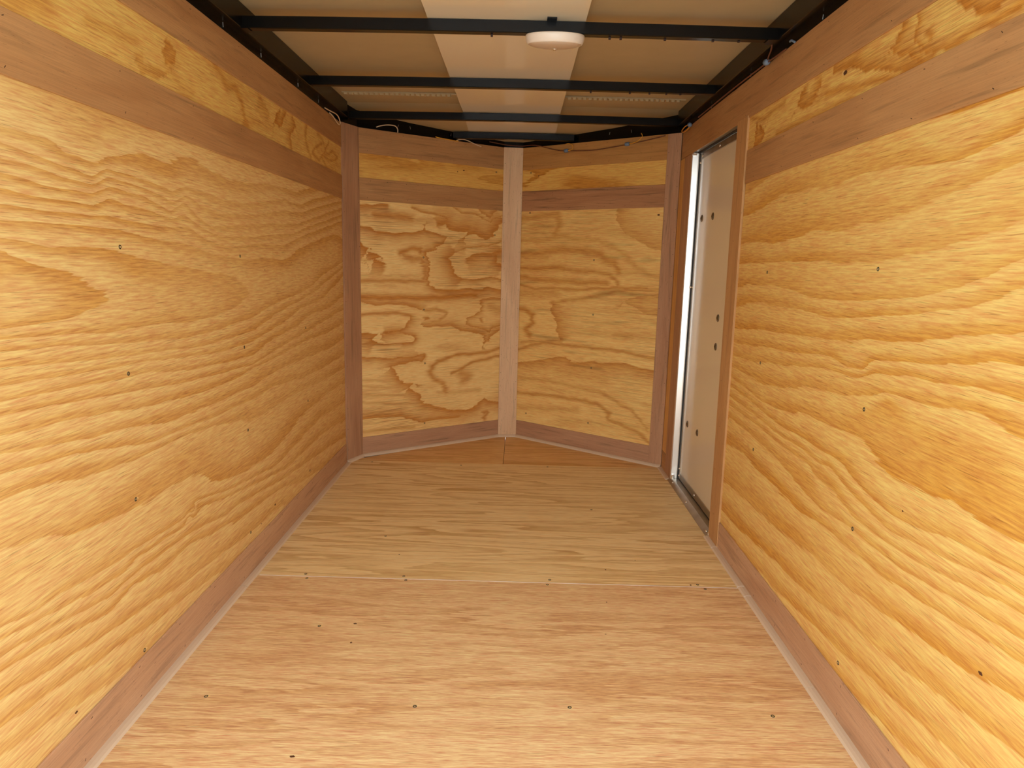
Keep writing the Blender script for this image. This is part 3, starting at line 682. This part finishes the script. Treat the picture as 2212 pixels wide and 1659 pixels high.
slab('edge_strip', FR, [(3.100, .086), (3.20, .086), (3.20, 1.414), (3.100, 1.414)], -.012, -.0004, M['strip_ply'], wr, 'v')
slab('batten', FR, [(2.992, .003), (3.104, .003), (3.108, 1.4135), (2.984, 1.4135)], -.012, .0006, M['luan_base'], wr, 'v')
slab('batten', FR, [(3.105, .003), (3.185, .003), (3.185, .085), (3.105, .085)], -PT, 0, M['luan'], wr)
casing = slab('trim_4', FR, [(2.2365, .003), (2.3425, .003), (2.3755, 1.4215), (2.2725, 1.4215)], -.006, .0022, M['luan_tan'], None, 'v')
tag(casing, 'narrow vertical tan luan casing board on the near side of the door', 'trim', 'structure')
staples(FR, [(2.30 + .02 * (i % 2) + .0232 * z_, z_) for i, z_ in enumerate(np.linspace(.1, 1.35, 9))], .0022, casing)

# --- nose walls
wvl = skin('wall_front_left', FVL, -.03, LVL + .03, -.05, 1.625, .022, 'left slanted nose wall of plywood with bold dark ring figure')
p = panel('plywood_panel', FVL, -.02, LVL + .02, .002, 1.26, .012, M['ply_vl'], wvl, None, .0035, 13., n1=-PT, field=FIGURE['vl'])
p['label'] = 'nose panel with bold dark ring loops'
screws(FVL, [(.332, .963), (.335, .707), (.341, .436), (.34, .126), (.748, 1.087)], -PT, p)
p = panel('plywood_panel', FVL, -.02, LVL + .02, 1.262, 1.528, .012, M['ply_vup'], wvl, None, .03, 17., n1=-PT)
screws(FVL, [(.749, 1.404)], -PT, p)
place('knot', KNOT[0], FVL(.555, 1.395, -PT + .0003), FVL.n, p, 1.0); place('knot', KNOT[1], FVL(.52, 1.386, -PT + .0003), FVL.n, p, .7)
for z0, z1, m_ in ((1.2145, 1.3135, 'luan'), (1.422, 1.531, 'luan')):
    b_ = slab('batten', FVL, [(-.004, z0), (LVL + .004, z0 - .001), (LVL + .004, z1 - .001), (-.004, z1)], -PT, 0, M[m_], wvl)
    staples(FVL, edge_spots(.02, LVL, z0, z1, .085), 0, b_)
wvr = skin('wall_front_right', FVR, -.03, LVR + .03, -.05, 1.625, .022, 'right slanted nose wall of plywood with soft smudged figure')
p = panel('plywood_panel', FVR, -.02, LVR + .02, .002, 1.26, .012, M['ply_vr'], wvr, None, .0035, 19., n1=-PT, field=FIGURE['vr'])
p['label'] = 'nose panel with soft smudged figure'
screws(FVR, [(.447, .97), (.456, .703), (.459, .435), (.455, .15), (.062, .14), (.051, 1.205)], -PT, p)
place('knot', KNOT[0], FVR(.778, 1.18, -PT + .0003), FVR.n, p, 1.2)
p = panel('plywood_panel', FVR, -.02, LVR + .02, 1.262, 1.528, .012, M['ply_vup'], wvr, None, .03, 23., n1=-PT)
screws(FVR, [(.05, 1.406)], -PT, p); place('knot', KNOT[1], FVR(.10, 1.388, -PT + .0003), FVR.n, p, .8)
for z0, z1, m_ in ((1.2135, 1.314, 'luan_dark'), (1.421, 1.531, 'luan_orange')):
    b_ = slab('batten', FVR, [(-.004, z0), (LVR + .004, z0), (LVR + .004, z1), (-.004, z1)], -PT, 0, M[m_], wvr)
    staples(FVR, edge_spots(.02, LVR, z0, z1, .11), 0, b_)

# --- corner posts
for nm, fr, w, m_, lb in (('trim_1', FPL, WPL, 'luan_base', 'vertical luan corner board where left wall meets the nose'),
                          ('trim_2', FPC, WPC, 'luan_pink', 'pale pink vertical luan board down the centre of the nose'),
                          ('trim_3', FPR, WPR, 'luan_base', 'dark vertical luan corner board between nose wall and door')):
    o = slab(nm, fr, [(0, .003), (w, .003), (w, 1.531), (0, 1.531)], -.012, .003, M[m_], None, 'v')
    tag(o, lb, 'trim', 'structure')
    staples(fr, [(.008 + (w - .016) * (i % 2), z_) for i, z_ in enumerate(np.linspace(.06, 1.5, 30))], .003, o, ang=.2)

# --- baseboards with their plastic cove
CP = [(0, .0042), (.009, .0046), (.017, .0036), (.0215, .0002), (.0215, -.001), (0, -.001)]
CPN = [(0, .0125), (.005, .0120), (.010, .0095), (.0145, .0055), (.017, .0002), (.017, -.001), (0, -.001)]
def cove(parent, fr, u0, u1, m0=0., m1=0., mat='cove', name='cove_strip', CP=CP):
    V, F = [], []; n = len(CP)
    for u, mm in ((u0, m0), (u1, m1)):
        for d, z in CP: V.append(fr(u + mm * d, z, d))
    for i in range(n): F.append((i, (i + 1) % n, n + (i + 1) % n, n + i))
    F += [tuple(range(n - 1, -1, -1)), tuple(range(n, 2 * n))]
    me = mesh(name, V, F); fix_normals(me)
    return link(name, me, M[mat], parent)
def baseboard(nm, fr, u0, u1, mat, label):
    o = slab(nm, fr, [(u0, .003), (u1, .003), (u1, .0935), (u0, .0935)], -PT, 0, M[mat], None)
    tag(o, label, 'baseboard', 'structure')
    staples(fr, edge_spots(max(u0, .9), u1, .003, .0935, .18), 0, o)
    return o
bb = baseboard('baseboard_left', FL, YR, 3.122, 'luan_daylit', 'long luan baseboard with grey cove along the left wall')
cove(bb, FL, YR, 1.86); cove(bb, FL, 1.8615, 3.122)
bb = baseboard('baseboard_front_left', FVL, 0, LVL, 'luan_base', 'luan baseboard with grey cove under the left nose wall')
cove(bb, FVL, .0, LVL, CP=CPN); cove(bb, FPL, 0, WPL, CP=CPN); cove(bb, FPC, 0, WPC, CP=CPN)
bb = baseboard('baseboard_front_right', FVR, 0, LVR, 'luan_base', 'luan baseboard with grey cove under the right nose wall')
cove(bb, FVR, 0, LVR, CP=CPN); cove(bb, FPR, 0, WPR, CP=CPN); cove(bb, FR, 2.995, 3.186)
bb = baseboard('baseboard_right', FR, YR, 2.238, 'luan_daylit', 'luan baseboard with grey cove along the golden right wall')
for a, b in ((YR, 1.445), (1.4465, 1.884), (1.8865, 1.946), (1.9485, 2.236), (2.239, 2.338)): cove(bb, FR, a, b)
for a in (1.884, 1.946, 2.2362): cove(bb, FR, a, a + .0026, mat='cove_joint', name='cove_joint').location.z = .0004
# caulked joint strip of the floor seam
o = slab('seam_lip', FFL, [(-.72, 1.9402), (.735, 1.9407), (.735, 1.9432), (-.72, 1.9427)], -.002, .0006, M['cove_joint'], floor, bevel=0)
o = slab('seam_lip', FFL, [(-.70, 3.1642), (.70, 3.1642), (.70, 3.1664), (-.70, 3.1664)], -.002, .0004, M['chip'], floor, bevel=0)

# --- roof
def roof_z(y):
    return float(np.interp(y, [3.15, 3.36, 3.53, 3.80], [1.618, 1.583, 1.567, 1.549]))
def strip_z(y):
    return float(np.interp(y, [3.185, 3.51], [1.5868, 1.5675]))
def xmax(y):
    return .80 if y < 3.22 else max(.1, .80 - (y - 3.22) * 1.19)
ys = [YR] + list(np.arange(.7, 3.15, .1)) + list(np.arange(3.15, 3.781, .06))
ys = sorted(set(round(float(y), 4) for y in ys if y >= YR))
xs = np.linspace(-1, 1, 33)
def roof_grid(name, half, dz, th, y0, y1, mat, parent, cx=0.):
    V, F = [], []; yy = [y for y in ys if y0 <= y <= y1]
    for y in yy:
        for x in xs:
            X = cx + x * (half if half else xmax(y))
            V.append((X, y, (strip_z(y) if half else roof_z(y)) + dz + .004 * (1 - (X / .75) ** 2)))
    w = len(xs); n = len(V)
    V += [(a, b, c + th) for a, b, c in V]
    for j in range(len(yy) - 1):
        for i in range(w - 1):
            q = (j * w + i, j * w + i + 1, (j + 1) * w + i + 1, (j + 1) * w + i)
            F.append(q[::-1]); F.append(tuple(n + k for k in q))
    rim = list(range(w)) + [j * w + w - 1 for j in range(1, len(yy))] + list(range(n - 2, n - w - 1, -1)) + [j * w for j in range(len(yy) - 2, 0, -1)]
    for a, b in zip(rim, rim[1:] + rim[:1]): F.append((a, b, n + b, n + a))
    me = mesh(name, V, F); fix_normals(me)
    return link(name, me, mat, parent)
ceil = tag(roof_grid('ceiling', None, 0., .002, YR, 3.79, M['roof'], None), 'tan lit roof sheet above black bows', 'ceiling', 'structure')
liner = roof_grid('liner_strip', .212, 0., .0015, YR, 3.52, M['liner'], ceil, cx=-.010)
liner['label'] = 'glossy pale strip along the roof centre'
# crimped sheet seam with its row of lock tabs
def seam(x0, x1):
    y0 = 2.962
    o = box('roof_seam', (x0, y0 - .006, 1.6145), (x1, y0 + .006, 1.6205), M['roof'], ceil, 0)
    V, F = [], []; k = 0; x = x0 + .01
    while x < x1 - .02:
        b = len(V)
        for dz in (1.6060, 1.6150):
            for (u, v) in ((x, y0 - .012), (x + .012, y0 - .012), (x + .016, y0 - .006), (x + .004, y0 - .006)): V.append((u, v, dz))
        F += [tuple(b + i for i in f) for f in BOXF]; x += .021
    me = mesh('seam_tabs', V, F); fix_normals(me)
    t_ = link('seam_tabs', me, M['roof'], ceil); t_['kind'] = 'stuff'
seam(-.70, -.23); seam(.21, .70)

# --- black roof rails round the top of the walls
def rail(nm, fr, u0, u1, parts, label):
    o = None
    for i, (n0, n1, z0, z1, pn) in enumerate(parts):
        q = slab(nm if o is None else pn, fr, [(u0, z0), (u1, z0), (u1, z1), (u0, z1)], n0, n1, M['steel'], o, bevel=.0015 if o is None else 0)
        if o is None: o = q
    tag(o, label, 'rail', 'structure'); return o
rl = rail('trim_5', FL, YR, 3.135, [(-.02, .0255, 1.553, 1.618, ''), (-.02, -.005, 1.52, 1.554, 'rail_web')], 'black steel roof rail above the left wall')
staples(FL, [(u, 1.545) for u in (1.55, 1.93, 2.2, 2.55, 2.8)], -.0045, rl, ang=1.57, ln=.012).data.materials[0] = M['staple_bright']
rr = rail('trim_6', FR, YR, 3.17, [(-.02, .0285, 1.556, 1.618, ''), (-.02, -.005, 1.52, 1.557, 'rail_web')], 'black steel roof rail above the right wall')
staples(FR, [(u, 1.547) for u in (1.78, 2.3, 2.75)], -.0045, rr, ang=1.57, ln=.01).data.materials[0] = M['staple_bright']
rl = rail('trim_7', FVL, -.09, LVL + .03, [(-.02, -.004, 1.515, 1.618, '')], 'black steel rail above the left nose wall')
staples(FVL, [(.198, 1.561), (.26, 1.561), (.48, 1.556)], -.0037, rl, ang=1.57, ln=.013).data.materials[0] = M['staple_bright']
rl = rail('trim_8', FVR, -.03, LVR + .05, [(-.02, -.004, 1.515, 1.618, '')], 'black steel rail above the right nose wall')
staples(FVR, [(.502, 1.56), (.616, 1.56), (-.01, 1.545)], -.0037, rl, ang=1.57, ln=.013).data.materials[0] = M['staple_bright']
o = slab('trim_9', FPC, [(-.03, 1.515), (WPC + .03, 1.515), (WPC + .03, 1.598), (-.03, 1.598)], -.02, -.006, M['steel'], None, bevel=0)
tag(o, 'short black steel rail above the centre nose board', 'rail', 'structure')
for fr, w in ((FPL, WPL), (FPR, WPR)):
    slab('corner_rail', fr, [(-.05, 1.515), (w + .05, 1.515), (w + .05, 1.618), (-.05, 1.618)], -.022, -.006, M['steel'], o, bevel=0)
    slab('corner_skin', fr, [(-.06, -.05), (w + .06, -.05), (w + .06, 1.625), (-.06, 1.625)], -.03, -.026, M['skin'], o, bevel=0)

# --- roof bows
def bow(y, x0, x1, z0, arch, label, h=.031, d=.027):
    V, F = [], []; n = 17
    for x in np.linspace(x0, x1, n):
        zz = z0 + arch * (1 - ((x - (x0 + x1) / 2) / ((x1 - x0) / 2)) ** 2)
        for (a, b) in ((0, .002), (.002, 0), (d - .002, 0), (d, .002), (d, h), (0, h)):
            V.append((x, y + a, zz + b))
    k = 6
    for i in range(n - 1):
        for j in range(k): F.append((i * k + j, i * k + (j + 1) % k, (i + 1) * k + (j + 1) % k, (i + 1) * k + j))
    F += [tuple(range(k)), tuple(range((n - 1) * k, n * k))]
    me = mesh('roof_bow', V, F); fix_normals(me)
    o = link('roof_bow', me, M['steel'])
    tag(o, label, 'beam', None, 'black steel bows under the roof sheet')
    return o
bow1 = bow(1.984, -.721, .718, 1.5545, .004, 'black steel roof bow carrying the round lamp')
bow2 = bow(2.585, -.721, .718, 1.5545, .004, 'black steel roof bow just beyond the one with the lamp')
bow3 = bow(3.158, -.721, .718, 1.5525, .005, 'black steel roof bow where the nose begins')
bow4 = bow(3.50, -.296, .292, 1.5375, .0015, 'short black steel roof bow inside the nose', h=.029)
box('lamp_clip', (.098, 1.955, 1.586), (.124, 1.9845, 1.5915), M['steel'], bow1, .0008)
box('end_bracket', (-.722, 1.976, 1.5515), (-.705, 2.012, 1.5548), M['steel'], bow1, .0005)
box('end_bracket', (.690, 1.972, 1.552), (.719, 2.016, 1.556), M['steel'], bow1, .0005)
for bo, yy, sp in ((bow1, 1.984, (-.05, .27, .3, .42, .55, .62)), (bow2, 2.585, (.28, .42, .49, .55, .6))):
    V, F = [], []
    for x in sp:
        b = len(V)
        for dz in (1.553, 1.5585):
            for (u, v) in ((-.003, .018), (.003, .018), (.003, .024), (-.003, .024)): V.append((x + u, yy + v, dz))
        F += [tuple(b + i for i in f) for f in BOXF]
    me = mesh('screw_tips', V, F); fix_normals(me); q = link('screw_tips', me, M['staple'], bo); q['kind'] = 'stuff'

# --- round lamp under the first bow
lc = (.121, 1.984)
lamp = bpy.data.objects.new('ceiling_lamp', None); COL.objects.link(lamp); lamp.location = (lc[0], lc[1], 1.5500); lamp.rotation_euler = (math.radians(10), 0, 0)   # droops a little towards the rear
tag(lamp, 'round white dome lamp screwed under the nearest black bow', 'lamp')
def lp(name, prof, mat):
    me = lathe_mesh(name, prof, (0, 0, 0), (0, 0, 1), 64); me.polygons.foreach_set('use_smooth', [True] * len(me.polygons))
    return link(name, me, mat, lamp)
lp('base_ring', [(.060, .004), (.0775, .004), (.0792, .0015), (.0792, -.003), (.0782, -.010), (.0758, -.0160), (.0735, -.0190), (.0722, -.0197), (.0712, -.0187), (.0700, -.012), (.05, -.006)], M['lamp_rim'])
lp('lens', [(.0712, -.0180), (.0690, -.0203), (.058, -.0240), (.042, -.0268), (.025, -.0286), (.010, -.0294), (.001, -.0296)], M['lamp_lens'])
lp('lens_screw', [(.0075, -.0288), (.0075, -.0310), (.0040, -.0320), (.0036, -.0332), (.0004, -.0336)], M['bright'])

# --- side door
door = bpy.data.objects.new('door_1', None); COL.objects.link(door); door.location = (.785, 2.66, .012)
tag(door, 'glossy cream side door in an aluminium frame with round bolt heads', 'door', 'structure')
def dbox(name, a, b, mat, bevel=.001, parent=door):
    o = box(name, a, b, M[mat], None, bevel); o.parent = parent
    o.matrix_parent_inverse = Matrix.Translation((-.785, -2.66, -.012)) if parent is door else Matrix()
    return o
dp = dbox('door_panel', (.785, 2.30, .014), (.806, 2.984, 1.414), 'doorskin')
dbox('top_rail', (.7815, 2.30, 1.388), (.786, 2.955, 1.4135), 'alu_dull')
dbox('bottom_rail', (.7815, 2.30, .015), (.786, 2.955, .0425), 'alu_dull')
dbox('hinge_stile', (.781, 2.954, .015), (.786, 2.9835, 1.4135), 'alu')
jamb = dbox('far_jamb', (.7475, 2.9835, -.002), (.81, 2.996, 1.4185), 'alu')
V = [(x, y, z) for z in (.012, 1.4135) for x, y in ((.7478, 2.9825), (.7712, 2.9782), (.7712, 2.9840), (.7478, 2.9840))]
me = mesh('jamb_face', V, [(0, 1, 5, 4), (1, 2, 6, 5), (2, 3, 7, 6), (3, 0, 4, 7), (3, 2, 1, 0), (4, 5, 6, 7)]); fix_normals(me)
o = link('jamb_face', me, M['alu'], door); o.matrix_parent_inverse = Matrix.Translation((-.785, -2.66, -.012))
dbox('jamb_lip', (.7470, 2.9795, .012), (.7490, 2.9838, 1.4135), 'alu', .0006)
dbox('jamb_bead', (.7715, 2.9785, .012), (.7755, 2.9838, 1.4135), 'alu')
dbox('seal', (.7758, 2.979, .012), (.7812, 2.9838, 1.4135), 'rubber', .0005)
dbox('near_jamb', (.7525, 2.336, -.002), (.81, 2.348, 1.4185), 'alu_dull')
dbox('head_jamb', (.7525, 2.34, 1.4185), (.81, 2.99, 1.4265), 'alu_dull')
dbox('head_seal', (.770, 2.34, 1.4135), (.7815, 2.984, 1.4184), 'rubber', .0005)
dbox('threshold', (.757, 2.342, .002), (.7875, 2.984, .0115), 'alu_dull')
dbox('sill_seal', (.781, 2.342, .0112), (.786, 2.984, .0152), 'rubber', .0005)
V = []
for y in (2.335, 2.992): V += [(.7345, y, .0004), (.7345, y, .0014), (.7575, y, .0122), (.7615, y, .0122), (.7615, y, .0004)]
F = [(i, (i + 1) % 5, 5 + (i + 1) % 5, 5 + i) for i in range(5)] + [(0, 1, 2, 3, 4), (9, 8, 7, 6, 5)]
me = mesh('threshold_flange', V, F); fix_normals(me); o = link('threshold_flange', me, M['alu_dull'], door); o.matrix_parent_inverse = Matrix.Translation((-.785, -2.66, -.012))
dbox('corner_bracket', (.748, 2.970, .001), (.762, 2.9835, .030), 'alu', .003)
dbox('corner_bracket', (.742, 2.336, .001), (.754, 2.348, .016), 'alu', .003)
dbox('corner_bracket', (.7475, 2.968, 1.404), (.764, 2.9835, 1.4165), 'alu', .003)
BOLT = lathe_mesh('bolt_head', [(.0145, -.001), (.0145, .0012), (.0128, .0028), (.0108, .0030), (.0098, .0016), (.0086, .0014), (.0076, .0040), (.0050, .0052), (.0040, .0036), (.0004, .0034)], (0, 0, 0), (0, 0, 1), 24)
BOLT.materials.append(M['bolt'])
def dplace(name, me, pos, n, s=1.):
    o = place(name, me, pos, n, door, s); o.matrix_parent_inverse = Matrix.Translation((-.785, -2.66, -.012)); return o
for y, z in ((2.905, 1.147), (2.741, 1.145), (2.568, .765), (2.570, .658), (2.901, .2816), (2.737, .284)):
    dplace('bolt_head', BOLT, (.785, y, z), (-1, 0, 0))
for pos, n in (((.7815, 2.70, 1.400), (-1, 0, 0)), ((.7815, 2.945, 1.400), (-1, 0, 0)), ((.781, 2.972, 1.375), (-1, 0, 0)), ((.7815, 2.70, .030), (-1, 0, 0)), ((.781, 2.972, .06), (-1, 0, 0)), ((.781, 2.972, .028), (-1, 0, 0)), ((.776, 2.9785, .864), (0, -1, 0)),
               ((.746, 2.93, .0068), (-.42, 0, .9)), ((.746, 2.68, .0068), (-.42, 0, .9)), ((.746, 2.375, .0068), (-.42, 0, .9))):
    dplace('rivet', RIVET, pos, n)

# --- loose wiring along the top of the walls
def wire(pts, mat, label, r=.0023, splices=(), loops=()):
    o = tube('wire', pts, r, M[mat])
    tag(o, label, 'wire')
    for c, ax in splices:
        me = lathe_mesh('splice', [(.002, -.0115), (.0076, -.0105), (.0090, -.005), (.0090, .005), (.0076, .0105), (.002, .0115)], c, ax, 12)
        link('splice', me, M['splice'], o)
    for lp_, m2 in loops: tube('branch_wire', lp_, r * .9, M[m2], o)
    return o
vl_, vr_ = (lambda s, z, n=.006: FVL(s, z, n)), (lambda s, z, n=.006: FVR(s, z, n))
wire([(-.738, 2.84, 1.529), (-.735, 2.90, 1.531), (-.733, 2.989, 1.536), (-.733, 3.033, 1.530), (-.735, 3.063, 1.514), (-.737, 3.047, 1.506), (-.738, 3.01, 1.511), (-.739, 2.96, 1.522), (-.744, 2.93, 1.528)], 'wire_white', 'pale wire loop at the far end of the left roof rail')
wire([vl_(.085, 1.541), vl_(.105, 1.549), vl_(.138, 1.557), vl_(.175, 1.558), vl_(.190, 1.546), vl_(.191, 1.530)], 'wire_white', 'pale arched wire above the left nose batten')
wire([vl_(.39, 1.535), vl_(.403, 1.5325), vl_(.454, 1.530), vl_(.506, 1.5285), vl_(.515, 1.529)], 'wire_yellow', 'short yellow wire lying on the left nose batten')
wire([vl_(.505, 1.531), vl_(.519, 1.536), vl_(.545, 1.540), vl_(.572, 1.537), vl_(.61, 1.526), vl_(.648, 1.518)], 'wire_white', 'short white wire drooping left of the centre board')
wire([FVL(.70, 1.547, .003), FPC(.02, 1.541, .006), FPC(.09, 1.539, .007), vr_(.057, 1.540), vr_(.10, 1.534), vr_(.144, 1.522), vr_(.214, 1.504), vr_(.269, 1.497), vr_(.415, 1.489), vr_(.528, 1.495), vr_(.608, 1.502), vr_(.706, 1.512), vr_(.792, 1.524)],
     'wire_brown', 'long sagging brown wire with two splices across the right nose batten',
     splices=[(vr_(.269, 1.497, .008), FVR.u), (vr_(.604, 1.502, .008), FVR.u)],
     loops=[([vr_(.274, 1.497, .008), vr_(.292, 1.498, .009), vr_(.306, 1.503, .009), vr_(.304, 1.520, .008), vr_(.283, 1.530, .007), vr_(.26, 1.529, .003)], 'wire_yellow'),
            ([vr_(.612, 1.502, .008), vr_(.635, 1.505, .008), vr_(.659, 1.512, .008), vr_(.679, 1.530, .007), vr_(.671, 1.545, .004)], 'wire_yellow')])
wire([(.738, 3.02, 1.534), (.734, 3.038, 1.536), (.733, 3.096, 1.538), (.734, 3.150, 1.531), (.735, 3.12, 1.521), (.735, 3.06, 1.519), (.737, 3.018, 1.526)], 'wire_yellow', 'yellow wire loop at the far end of the right roof rail', splices=[((.736, 3.02, 1.533), (0, 1, .3))])
wire([(.741, 1.98, 1.532), (.738, 2.04, 1.531), (.737, 2.115, 1.533), (.738, 2.30, 1.5365), (.739, 2.443, 1.5385), (.740, 2.73, 1.539), (.741, 2.9, 1.539)], 'wire_brown', 'brown wire with a blue splice running down from the lamp bow',
     splices=[((.735, 2.112, 1.534), (0, 1, .15))],
     loops=[([(.713, 2.013, 1.556), (.716, 2.022, 1.548), (.724, 2.05, 1.546), (.731, 2.085, 1.543), (.735, 2.105, 1.536)], 'wire_brown')])
o = tube('cable_clip', [(.743, 1.925, 1.533), (.739, 1.938, 1.541), (.739, 1.950, 1.542)], .0028, M['splice'])
tag(o, 'small grey cable clip on the right wall top near the lamp', 'clip')
